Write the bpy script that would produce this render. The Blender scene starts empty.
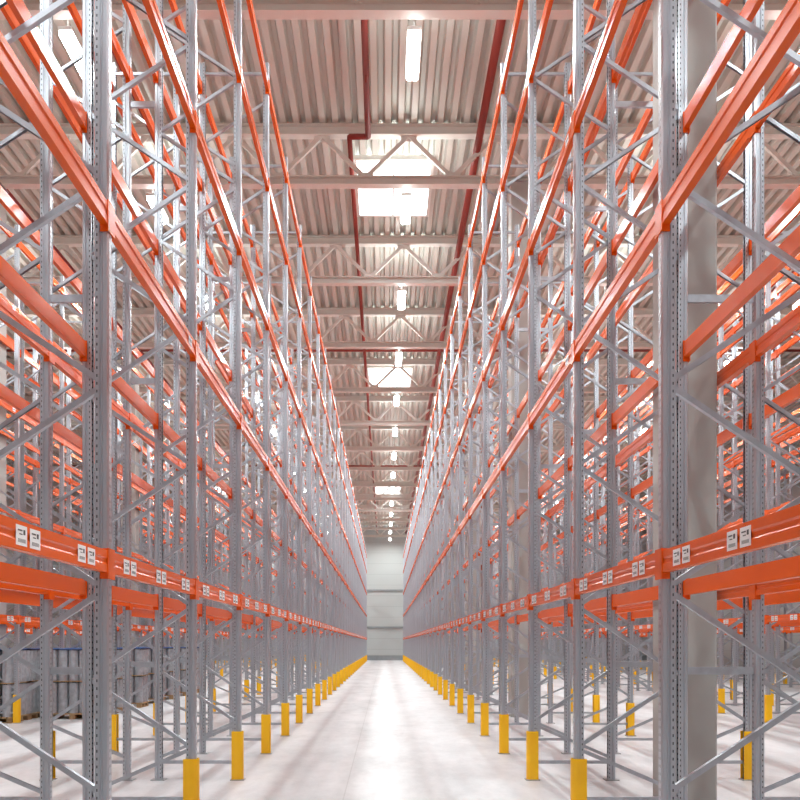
import bpy, math, random
from mathutils import Vector
random.seed(4)
scene = bpy.context.scene
scene.view_settings.view_transform = 'Standard'
COL = scene.collection

# ---------------------------------------------------------------- materials
def mat(name, color, rough=0.5, metal=0.0, noise=0.0, nscale=5.0, bump=0.0, bscale=40.0, emis=None, estr=0.0, spec=0.5):
    m = bpy.data.materials.new(name); m.use_nodes = True
    nt = m.node_tree; b = nt.nodes['Principled BSDF']
    b.inputs['Base Color'].default_value = (*color, 1)
    b.inputs['Roughness'].default_value = rough
    b.inputs['Metallic'].default_value = metal
    b.inputs['Specular IOR Level'].default_value = spec
    tc = nt.nodes.new('ShaderNodeTexCoord')
    if noise > 0:
        n = nt.nodes.new('ShaderNodeTexNoise'); n.inputs['Scale'].default_value = nscale
        n.inputs['Detail'].default_value = 5
        nt.links.new(tc.outputs['Object'], n.inputs['Vector'])
        r = nt.nodes.new('ShaderNodeValToRGB')
        r.color_ramp.elements[0].position = 0.3; r.color_ramp.elements[1].position = 0.7
        r.color_ramp.elements[0].color = (*[c*(1-noise) for c in color], 1)
        r.color_ramp.elements[1].color = (*[min(1, c*(1+noise*0.5)) for c in color], 1)
        nt.links.new(n.outputs['Fac'], r.inputs['Fac'])
        nt.links.new(r.outputs['Color'], b.inputs['Base Color'])
    if bump > 0:
        n2 = nt.nodes.new('ShaderNodeTexNoise'); n2.inputs['Scale'].default_value = bscale
        nt.links.new(tc.outputs['Object'], n2.inputs['Vector'])
        bp = nt.nodes.new('ShaderNodeBump'); bp.inputs['Strength'].default_value = bump
        nt.links.new(n2.outputs['Fac'], bp.inputs['Height'])
        nt.links.new(bp.outputs['Normal'], b.inputs['Normal'])
    if emis:
        b.inputs['Emission Color'].default_value = (*emis, 1)
        b.inputs['Emission Strength'].default_value = estr
    return m

M_galv = mat('galvanized_steel', (0.50, 0.535, 0.59), 0.33, 0.72, 0.12, 14)
M_orange = mat('orange_powder_coat', (0.85, 0.118, 0.004), 0.25, 0.0, spec=0.38)
M_yellow = mat('yellow_guard_plastic', (1.0, 0.55, 0.006), 0.38)
M_concrete = mat('concrete_column', (0.44, 0.435, 0.42), 0.8, 0, 0.06, 1.0, 0.12, 30)
M_truss = mat('white_painted_steel', (0.76, 0.755, 0.71), 0.45)
M_deck = mat('roof_deck_sheet', (0.61, 0.60, 0.55), 0.5, 0.1)
M_pipe = mat('red_sprinkler_pipe', (0.25, 0.03, 0.02), 0.45)
M_label = mat('label_white', (0.92, 0.92, 0.92), 0.5)
M_ink = mat('label_ink', (0.08, 0.08, 0.08), 0.6)
M_lamp = mat('lamp_housing', (0.75, 0.75, 0.75), 0.4)
M_diff = mat('lamp_opal_diffuser', (0.9, 0.9, 0.9), 0.4, emis=(0.95, 1.0, 0.98), estr=22.0)
M_sky = mat('skylight_glazing', (0.9, 0.95, 1.0), 0.3, emis=(0.93, 0.97, 1.0), estr=4.0)
M_bolt = mat('zinc_plate', (0.4, 0.42, 0.44), 0.4, 0.6)
M_wood = mat('pallet_wood', (0.42, 0.27, 0.14), 0.8, 0, 0.2, 6)
M_wrap = mat('wrapped_roll_grey', (0.40, 0.41, 0.45), 0.35, 0, 0.25, 12)
M_dark = mat('roll_core_dark', (0.05, 0.05, 0.06), 0.5)
M_blue = mat('blue_sheet', (0.08, 0.16, 0.4), 0.5)

# perforated upright material : slots in UV space
PC = (0.51, 0.545, 0.60, 1)
M_perf = mat('perforated_galvanized_steel', PC[:3], 0.32, 0.70)
nt = M_perf.node_tree; b = nt.nodes['Principled BSDF']
uvn = nt.nodes.new('ShaderNodeUVMap'); uvn.uv_map = 'UVMap'
sep = nt.nodes.new('ShaderNodeSeparateXYZ'); nt.links.new(uvn.outputs['UV'], sep.inputs[0])
def mth(op, a, bb=None):
    n = nt.nodes.new('ShaderNodeMath'); n.operation = op
    for i, v in enumerate((a, bb)):
        if v is None: continue
        if isinstance(v, (int, float)): n.inputs[i].default_value = v
        else: nt.links.new(v, n.inputs[i])
    return n.outputs[0]
fu = mth('FRACT', sep.outputs[0]); fv = mth('FRACT', mth('MULTIPLY', sep.outputs[1], 20.0))
mu = mth('LESS_THAN', mth('ABSOLUTE', mth('SUBTRACT', fu, 0.5)), 0.14)
mv = mth('LESS_THAN', mth('ABSOLUTE', mth('SUBTRACT', fv, 0.5)), 0.18)
mask = mth('MULTIPLY', mu, mv)
mx = nt.nodes.new('ShaderNodeMix'); mx.data_type = 'RGBA'
nt.links.new(mask, mx.inputs['Factor'])
mx.inputs['A'].default_value = PC; mx.inputs['B'].default_value = (0.09, 0.10, 0.11, 1)
nt.links.new(mx.outputs['Result'], b.inputs['Base Color'])

# floor
M_floor = mat('polished_concrete_floor', (0.74, 0.72, 0.73), 0.33)
nt = M_floor.node_tree; b = nt.nodes['Principled BSDF']
tc = nt.nodes.new('ShaderNodeTexCoord')
mp = nt.nodes.new('ShaderNodeMapping'); mp.inputs['Scale'].default_value = (1.0, 0.35, 1)
nt.links.new(tc.outputs['Object'], mp.inputs['Vector'])
n1 = nt.nodes.new('ShaderNodeTexNoise'); n1.inputs['Scale'].default_value = 0.9; n1.inputs['Detail'].default_value = 10; n1.inputs['Roughness'].default_value = 0.75
nt.links.new(mp.outputs['Vector'], n1.inputs['Vector'])
r = nt.nodes.new('ShaderNodeValToRGB')
r.color_ramp.elements[0].position = 0.34; r.color_ramp.elements[0].color = (0.47, 0.47, 0.49, 1)
r.color_ramp.elements[1].position = 0.60; r.color_ramp.elements[1].color = (0.66, 0.66, 0.685, 1)
nt.links.new(n1.outputs['Fac'], r.inputs['Fac'])
sp = nt.nodes.new('ShaderNodeSeparateXYZ'); nt.links.new(tc.outputs['Object'], sp.inputs[0])
def joint(out, off):
    a = mth('FRACT', mth('DIVIDE', mth('ADD', out, off), 6.0))
    return mth('LESS_THAN', mth('ABSOLUTE', mth('SUBTRACT', a, 0.5)), 0.0012)
jm = mth('MAXIMUM', joint(sp.outputs[0], 3.0 + 0.45), joint(sp.outputs[1], 1.5))
mx = nt.nodes.new('ShaderNodeMix'); mx.data_type = 'RGBA'
nt.links.new(mth('MULTIPLY', jm, 0.3), mx.inputs['Factor'])
nt.links.new(r.outputs['Color'], mx.inputs['A']); mx.inputs['B'].default_value = (0.25, 0.24, 0.24, 1)
nt.links.new(mx.outputs['Result'], b.inputs['Base Color'])
n3 = nt.nodes.new('ShaderNodeTexNoise'); n3.inputs['Scale'].default_value = 3.0
nt.links.new(tc.outputs['Object'], n3.inputs['Vector'])
mr = nt.nodes.new('ShaderNodeMapRange'); mr.inputs['To Min'].default_value = 0.34; mr.inputs['To Max'].default_value = 0.55
nt.links.new(n3.outputs['Fac'], mr.inputs['Value']); nt.links.new(mr.outputs[0], b.inputs['Roughness'])

# ---------------------------------------------------------------- mesh builder
class MB:
    def __init__(s): s.v = []; s.f = []; s.m = []; s.uv = []; s.mats = []
    def mi(s, m):
        if m not in s.mats: s.mats.append(m)
        return s.mats.index(m)
    def face(s, idx, m, uv=None):
        s.f.append(idx); s.m.append(s.mi(m)); s.uv.append(uv)
    def box(s, x0, x1, y0, y1, z0, z1, m):
        n = len(s.v)
        s.v += [(x0,y0,z0),(x1,y0,z0),(x1,y1,z0),(x0,y1,z0),(x0,y0,z1),(x1,y0,z1),(x1,y1,z1),(x0,y1,z1)]
        for q in ((0,3,2,1),(4,5,6,7),(0,1,5,4),(1,2,6,5),(2,3,7,6),(3,0,4,7)):
            s.face([n+i for i in q], m)
    def prism(s, p0, p1, prof, m, side=None, caps=True, closed=True):
        p0 = Vector(p0); p1 = Vector(p1); d = (p1-p0).normalized()
        sd = Vector(side) if side else Vector((0,1,0))
        if abs(d.dot(sd)) > 0.99: sd = Vector((1,0,0))
        sd = (sd - d*d.dot(sd)).normalized(); up = sd.cross(d)
        n = len(s.v); k = len(prof)
        for p in (p0, p1):
            for a, bb in prof: s.v.append(tuple(p + sd*a + up*bb))
        for i in range(k if closed else k-1):
            j = (i+1) % k
            s.face([n+i, n+j, n+k+j, n+k+i], m)
        if caps and closed:
            s.face([n+i for i in range(k)][::-1], m); s.face([n+k+i for i in range(k)], m)
    def bar(s, p0, p1, w, h, m, side=None):
        s.prism(p0, p1, [(-w/2,-h/2),(w/2,-h/2),(w/2,h/2),(-w/2,h/2)], m, side)
    def cyl(s, p0, p1, r, m, n=10):
        s.prism(p0, p1, [(r*math.cos(2*math.pi*i/n), r*math.sin(2*math.pi*i/n)) for i in range(n)], m)
    def mesh(s, name):
        me = bpy.data.meshes.new(name); me.from_pydata(s.v, [], s.f)
        for m in s.mats: me.materials.append(m)
        me.polygons.foreach_set('material_index', s.m)
        uvl = me.uv_layers.new(name='UVMap')
        for p, uv in zip(me.polygons, s.uv):
            for k, li in enumerate(p.loop_indices):
                uvl.data[li].uv = uv[k] if uv else (0.0, 0.0)
        me.update(); return me
    def obj(s, name, loc=(0,0,0), smooth=False):
        me = s.mesh(name)
        if smooth:
            for p in me.polygons: p.use_smooth = len(p.vertices) == 4
        return place(me, name, loc)
def place(me, name, loc=(0,0,0), rz=0.0):
    o = bpy.data.objects.new(name, me); COL.objects.link(o)
    o.location = loc; o.rotation_euler = (0, 0, rz); return o

# ---------------------------------------------------------------- dimensions
W = 1.765; DEP = 1.06; BAY = 2.8; Y0 = 6.13 - 3*BAY; NF = 35
YC = Y0 + BAY*(NF-1)/2
TOP = 10.5
LEVELS = [2.195, 4.41, 6.54, 8.65, 10.13]
CAMH = 1.67

# ---------------------------------------------------------------- pallet rack row (shared mesh)
R = MB()
HP = [( .088,-.03, None), (.088,-.045,'l'), (.058,-.045,'f'), (.052,-.036,None), (.040,-.036,None), (.034,-.045,None), (.010,-.045,'g'), (0,-.028,None),
      (0,.028,'w'), (.010,.045,None), (.034,.045,'g'), (.040,.036,None), (.052,.036,None), (.058,.045,None), (.088,.045,'f'), (.088,.03,'l')]
def upright(x, y, sx):
    n = len(R.v); k = len(HP)
    for z in (0.012, TOP):
        for a, bb, _ in HP: R.v.append((x + sx*a, y + bb, z))
    for i in range(k-1):
        tag = HP[i+1][2]
        idx = [n+i, n+i+1, n+k+i+1, n+k+i]
        if tag == 'w': u0, u1 = 0, 2
        elif tag == 'f': u0, u1 = 0, 1
        else: u0, u1 = 0, 0
        R.face(idx, M_perf, [(u0, 0), (u1, 0), (u1, TOP), (u0, TOP)])
CH = [(-.02,-.018),(.02,-.018),(.02,.018),(.016,.018),(.016,-.014),(-.016,-.014),(-.016,.018),(-.02,.018)]
for k in range(NF):
    y = -BAY*(NF-1)/2 + k*BAY
    upright(0, y, 1); upright(DEP, y, -1)
    for bx in (0.045, DEP-0.045):
        R.box(bx-.085, bx+.085, y-.08, y+.08, 0.0, 0.012, M_bolt)
    xa, xb = 0.065, DEP-0.065
    for z in (0.22, TOP-0.15):
        R.bar((xa-.02, y, z), (xb+.02, y, z), .04, .04, M_galv)
    nodes = [(xb, 0.26)]
    zz = 0.70; inner = True
    while zz < TOP-0.2:
        nodes.append((xa if inner else xb, zz)); inner = not inner; zz += 0.66
    for i in range(len(nodes)-1):
        (xA, zA), (xB, zB) = nodes[i], nodes[i+1]
        off = 0.012 if i % 2 else -0.012
        R.prism((xA, y+off, zA+.02), (xB, y+off, zB-.02), CH, M_galv, side=(0,1,0))
    BP = [(0,-.07),(0,-.022),(.007,-.012),(.007,.012),(0,.022),(0,.07),(.05,.07),(.05,-.07)]
    for lv, z in enumerate(LEVELS):
        for xf, sg in ((-0.004, 1), (DEP+0.004, -1)):
            x0, x1 = sorted((xf-0.006*sg, xf+0.003*sg))
            R.box(x0, x1, y-.075, y+.075, z-.11, z+.085, M_orange)
            for dy in (-.050, .050):
                xx0, xx1 = sorted((xf-0.006*sg, xf+0.055*sg))
                R.box(xx0, xx1, y+dy-.003, y+dy+.003, z-.11, z+.085, M_orange)
            if k < NF-1:
                n = len(R.v)
                for yy in (y+.05, y+BAY-.05):
                    for a, bb in BP: R.v.append((xf+sg*a, yy, z+bb))
                for i in range(8):
                    j = (i+1) % 8
                    q = [n+i, n+j, n+8+j, n+8+i]
                    R.face(q if sg > 0 else q[::-1], M_orange)
        if k < NF-1:
            xs = -0.004
            def sticker(yc, w, h, zc):
                R.box(xs-.0015, xs, yc-w/2, yc+w/2, zc-h/2, zc+h/2, M_label)
            if lv == 0:
                for c in (0.5, 1.42, 2.34):
                    for q, dy in enumerate((-0.09, 0.09)):
                        yc = y+c+dy; sticker(yc, .14, .098, z)
                        x_ = xs-.0026
                        R.box(x_, xs, yc-.045, yc-.022, z+.006, z+.030, M_ink)
                        R.box(x_, xs, yc-.008, yc+.048, z+.021, z+.028, M_ink)
                        R.box(x_, xs, yc-.008, yc+.030, z+.004, z+.009, M_ink)
                        for t in range(8):
                            R.box(x_, xs, yc-.046+t*.0122, yc-.0425+t*.0122, z-.034, z-.016, M_ink)
            elif k % 2 == 0:
                sticker(y+.30, .14, .07, z)
                R.box(xs-.0026, xs, y+.255, y+.345, z-.006, z+.012, M_ink)
rack_me = R.mesh('pallet_rack')

# guards wrapping the foot of each aisle-side upright
G = MB()
for k in range(NF):
    y = -BAY*(NF-1)/2 + k*BAY
    n = 12; r = 0.066; ri = 0.055
    outer = []; inner_ = []
    for i in range(n+1):
        a = math.pi/2 + math.pi*i/n
        outer.append((r*math.cos(a)*.8+0.025, r*math.sin(a)))
        inner_.append((ri*math.cos(a)*.8+0.022, ri*math.sin(a)))
    outer = [(0.112, r)] + outer + [(0.112, -r)]
    inner_ = [(0.112, ri)] + inner_ + [(0.112, -ri)]
    prof = outer + inner_[::-1]
    b0 = len(G.v); K = len(prof)
    for z, ins in ((0.012, 0), (0.585, 0), (0.60, 0.004)):
        for i, (a, bb) in enumerate(prof):
            s_ = ins if i < len(outer) else -ins
            G.v.append((a, y+bb - math.copysign(s_, bb), z))
    for L in range(2):
        for i in range(K):
            j = (i+1) % K
            G.face([b0+L*K+i, b0+L*K+j, b0+(L+1)*K+j, b0+(L+1)*K+i], M_yellow)
    no = len(outer)
    for i in range(no-1):
        G.face([b0+2*K+i, b0+2*K+i+1, b0+2*K+K-2-i, b0+2*K+K-1-i], M_yellow)
guard_me = G.mesh('upright_guards')

GAPL, GAPR = 0.30, 0.62
def row(x, facing):
    ra = 0 if facing < 0 else math.pi
    o = place(rack_me, 'pallet_rack', (x, YC, 0), ra)
    g = place(guard_me, 'upright_guards', (0, 0, 0), 0); g.parent = o
    return o
r1 = row(W, -1)
x = W + DEP + GAPR + DEP; row(x, 1)
x += 2*W; row(x, -1)
x += DEP + GAPL + DEP; row(x, 1)
x += 2*W; row(x, -1); x += DEP + GAPR + DEP; row(x, 1)
l1 = row(-W, 1)
x = -W - DEP - GAPL - DEP; row(x, -1)
x -= 2*W; row(x, 1)
x -= DEP + GAPR + DEP; row(x, -1)
x -= 2*W; row(x, 1); x -= DEP + GAPL + DEP; row(x, -1)

# row spacers in the flue space (parts of the rack: rack-local coordinates)
def spacers(par, gap, cols):
    S = MB()
    for k in range(NF):
        y = -BAY*(NF-1)/2 + k*BAY
        if cols and abs(((y+YC-10.0)+6) % 12 - 6) < .35: continue
        for z in (1.42, 4.9, 8.3):
            S.prism((DEP+.001, y, z), (DEP+gap-.001, y, z), [(-.02,-.035),(.02,-.035),(.02,.035),(-.02,.035)], M_galv)
    o = S.obj('row_spacers'); o.parent = par
spacers(r1, GAPR, True)
spacers(l1, GAPL, False)

# ---------------------------------------------------------------- building
XL, XR, YB, YF, HC = -27.0, 27.0, -8.0, 98.0, 13.62
F = MB(); F.box(XL, XR, YB, YF, -0.2, 0.0, M_floor); F.obj('floor')

def wallmat(name, color):
    m = mat(name, color, 0.55)
    nt = m.node_tree; b = nt.nodes['Principled BSDF']
    tc = nt.nodes.new('ShaderNodeTexCoord'); sp = nt.nodes.new('ShaderNodeSeparateXYZ')
    nt.links.new(tc.outputs['Object'], sp.inputs[0])
    def mm(op, a, bb):
        n = nt.nodes.new('ShaderNodeMath'); n.operation = op
        for i, v in enumerate((a, bb)):
            if v is None: continue
            if isinstance(v, (int, float)): n.inputs[i].default_value = v
            else: nt.links.new(v, n.inputs[i])
        return n.outputs[0]
    a = mm('FRACT', mm('DIVIDE', sp.outputs[2], 1.1), None)
    l = mm('LESS_THAN', a, 0.05)
    mx = nt.nodes.new('ShaderNodeMix'); mx.data_type = 'RGBA'
    nt.links.new(l, mx.inputs['Factor'])
    mx.inputs['A'].default_value = (*color, 1); mx.inputs['B'].default_value = (*[c*0.85 for c in color], 1)
    nt.links.new(mx.outputs['Result'], b.inputs['Base Color'])
    return m
M_wall = wallmat('sandwich_panel_wall', (0.47, 0.47, 0.465))
M_plinth = mat('plinth_concrete', (0.28, 0.29, 0.30), 0.8, 0, 0.1, 3)
wb = MB(); wb.box(XL, XR, YF, YF+.25, -0.2, HC, M_wall); wb.obj('wall_back')
wf = MB(); wf.box(XL, XR, YB-.25, YB, -0.2, HC, M_wall); wf.obj('wall_front')
wl = MB(); wl.box(XL-.25, XL, YB, YF, -0.2, HC, M_wall); wl.obj('wall_left')
wr = MB(); wr.box(XR, XR+.25, YB, YF, -0.2, HC, M_wall); wr.obj('wall_right')
t = MB()
t.box(XL, XR, YF-.06, YF, 0, 0.5, M_plinth); t.obj('baseboard_back')
t = MB()
for z in (3.4, 7.2):
    t.box(XL, XR, YF-.12, YF, z-.08, z+.08, M_plinth)
t.obj('trim_1')

D = MB(); P = 0.30; x = XL
pts = []
while x < XR - .01:
    pts += [(x, HC), (x+.13, HC), (x+.17, HC+.14), (x+.26, HC+.14)]
    x += P
pts.append((x, HC))
for i in range(len(pts)-1):
    n = len(D.v)
    (a, za), (c, zc) = pts[i], pts[i+1]
    D.v += [(a, YB, za), (c, YB, zc), (c, YF+.25, zc), (a, YF+.25, za)]
    D.face([n, n+3, n+2, n+1], M_deck)
D.obj('ceiling')

# trusses
T = MB()
ZB, ZT = 12.32, 13.47
def ibeam(p0, p1, w, h, t=0.02):
    T.prism(p0, p1, [(-w/2,-h/2),(w/2,-h/2),(w/2,-h/2+t),(t/2,-h/2+t),(t/2,h/2-t),(w/2,h/2-t),(w/2,h/2),(-w/2,h/2),(-w/2,h/2-t),(-t/2,h/2-t),(-t/2,-h/2+t),(-w/2,-h/2+t)], M_truss)
ibeam((XL+.02, 0, ZB), (XR-.02, 0, ZB), .24, .20)
ibeam((XL+.02, 0, ZT+.02), (XR-.02, 0, ZT+.02), .24, .24)
c0 = 0.55
k = -14
while c0 + 2*k < XR:
    xc = c0 + 2*k
    if xc > XL + 1.1 and xc < XR - 1.1:
        T.bar((xc, 0, ZT-.09), (xc-1, 0, ZB+.09), .09, .09, M_truss)
        T.bar((xc, 0, ZT-.09), (xc+1, 0, ZB+.09), .09, .09, M_truss)
        T.box(xc-1.18, xc-.82, -.012, .012, ZB+.09, ZB+.22, M_truss)
        T.box(xc-.18, xc+.18, -.012, .012, ZT-.22, ZT-.09, M_truss)
    k += 1
tme = T.mesh('roof_truss')
yt = -2.0
TY = []
while yt < YF-1:
    place(tme, 'roof_truss', (0, yt, 0)); TY.append(yt); yt += 6.0

# concrete columns in the wide flues
Cc = MB()
hw = 0.26; ch = 0.02
Cc.prism((0,0,0), (0,0,ZB-.12), [(-hw+ch,-hw),(hw-ch,-hw),(hw,-hw+ch),(hw,hw-ch),(hw-ch,hw),(-hw+ch,hw),(-hw,hw-ch),(-hw,-hw+ch)], M_concrete)
Cc.box(-.3, .3, -.3, .3, ZB-.12, ZB-.10, M_bolt)
cme = Cc.mesh('concrete_column')
for xcol in (W+DEP+GAPR/2, -W-DEP-GAPL-DEP-2*W-DEP-GAPR/2):
    yy = 10.0
    while yy < YF: place(cme, 'concrete_column', (xcol, yy, 0)); yy += 12

# skylights
for (ya, yb) in ((23.4, 26.4), (41.0, 44.4), (72.0, 75.5)):
    for xs in (0.22, -12.2, 12.6):
        s = MB()
        s.box(xs-.92, xs+.92, ya, yb, HC-.05, HC-.03, M_sky)
        for (a, bb, c, d) in ((xs-1.0, xs-.92, ya-.08, yb+.08), (xs+.92, xs+1.0, ya-.08, yb+.08), (xs-.92, xs+.92, ya-.08, ya), (xs-.92, xs+.92, yb, yb+.08), (xs-.02, xs+.02, ya, yb)):
            s.box(a, bb, c, d, HC-.10, HC+.0, M_truss)
        s.obj('skylight')

# sprinkler pipes
S = MB()
ZP = 13.05
def run(xp, rr, ya, yb):
    S.cyl((xp, ya, ZP), (xp, yb, ZP), rr, M_pipe, 10)
    yy = math.ceil(ya/3)*3+1.0
    while yy < yb-1:
        S.cyl((xp, yy, ZP-.2), (xp, yy, ZP-.04), 0.016, M_pipe, 6); yy += 3
for xp, rr in ((2.12, .085), (-5.2, .05), (7.4, .05), (-9.5, .05), (12.5, .05)):
    run(xp, rr, YB+.1, YF-.2)
run(-0.38, .065, YB+.1, 21.4)
S.cyl((-0.38, 21.4, ZP), (-0.80, 21.4, ZP), .065, M_pipe)
run(-0.80, .055, 21.4, YF-.2)
for yp in (37.0, 61.0):
    S.cyl((-20, yp, ZP), (20, yp, ZP), 0.05, M_pipe, 8)
S.obj('sprinkler_pipes', smooth=True)

# ---------------------------------------------------------------- lamps
pR1 = W+2*DEP+GAPR+W; pL1 = W+2*DEP+GAPL+W
aisles = [0.5, pR1+0.5, -pL1+0.5, pR1+2*W+2*DEP+GAPL+0.5, -(pL1+2*W+2*DEP+GAPR)+0.5]
LM = MB()
LM.box(-.12, .12, -.65, .65, .03, .10, M_lamp)
# opal diffuser hanging below the housing
LM.prism((0,-.62,0), (0,.62,0), [(-.11,.03),(-.11,-.05),(-.085,-.085),(.085,-.085),(.11,-.05),(.11,.03)], M_diff, side=(1,0,0))
for sy in (-.5, .5):
    LM.cyl((0, sy, .10), (0, sy, .85), .008, M_lamp, 6)
lme = LM.mesh('linear_high_bay_lamp')
ldn = bpy.data.lights.new('lamp_down', 'AREA'); ldn.shape = 'RECTANGLE'; ldn.size = .19; ldn.size_y = 1.2; ldn.energy = 225; ldn.color = (.90, 1.0, .995)
lfill = bpy.data.lights.new('ceiling_fill', 'AREA'); lfill.shape = 'RECTANGLE'; lfill.size = .18; lfill.size_y = 1.2; lfill.energy = 40; lfill.color = (.92, 1.0, .97)  # added fill light above each housing, aimed up to brighten the ceiling
for xa in aisles:
    for yl in TY:
        o = place(lme, 'linear_high_bay_lamp', (xa, yl+0.9, 12.1))
        l = bpy.data.objects.new('lamp_down', ldn); COL.objects.link(l); l.parent = o; l.location = (0, 0, -.10)
        l = bpy.data.objects.new('ceiling_fill', lfill); COL.objects.link(l); l.parent = o; l.location = (0, 0, .105); l.rotation_euler = (math.pi, 0, 0)

# ---------------------------------------------------------------- stored goods in the neighbouring aisle on the left
Gd = MB()
for sx in (-.5, 0, .5):
    Gd.box(sx-.06, sx+.06, -.4, .4, 0.0, .02, M_wood)
    for sy in (-.33, 0, .33): Gd.box(sx-.06, sx+.06, sy-.06, sy+.06, .02, .10, M_wood)
for i in range(7):
    y_ = -.36 + i*.12; Gd.box(-.6, .6, y_-.045, y_+.045, .10, .13, M_wood)
for tier in range(2):
    zb = .13 + tier*.72
    for i in range(5):
        for j in range(3):
            xx = -.47+i*.235; yy = -.27+j*.27
            Gd.cyl((xx, yy, zb), (xx, yy, zb+.68), .112, M_wrap, 12)
            Gd.cyl((xx, yy, zb+.68), (xx, yy, zb+.70), .05, M_dark, 8)
    Gd.box(-.59, .59, -.39, .39, zb+.70, zb+.72, M_blue if tier == 1 else M_wood)
gme = Gd.mesh('wrapped_roll_pallet')
xr3 = -W-2*DEP-GAPL-2*W
for k in range(8, 13):
    yb_ = Y0 + k*BAY
    for q in (0.52, 1.40, 2.28):
        place(gme, 'wrapped_roll_pallet', (xr3-DEP/2, yb_+q, 0.0), math.pi/2)
for k in range(7):
    place(gme, 'wrapped_roll_pallet', (xr3+.76, 21.6+k*1.9, 0.0), 0)

# world
w = bpy.data.worlds.new('sky'); scene.world = w; w.use_nodes = True
w.node_tree.nodes['Background'].inputs[0].default_value = (0.8, 0.88, 1, 1)
w.node_tree.nodes['Background'].inputs[1].default_value = 0.5

# camera
cam = bpy.data.cameras.new('camera'); co = bpy.data.objects.new('camera', cam); COL.objects.link(co)
co.location = (0, 0, CAMH); co.rotation_euler = (math.pi/2, 0, 0)
cam.sensor_width = 36; cam.lens = 36*954/800
cam.shift_x = 15/800; cam.shift_y = 244/800
cam.clip_end = 300
scene.camera = co
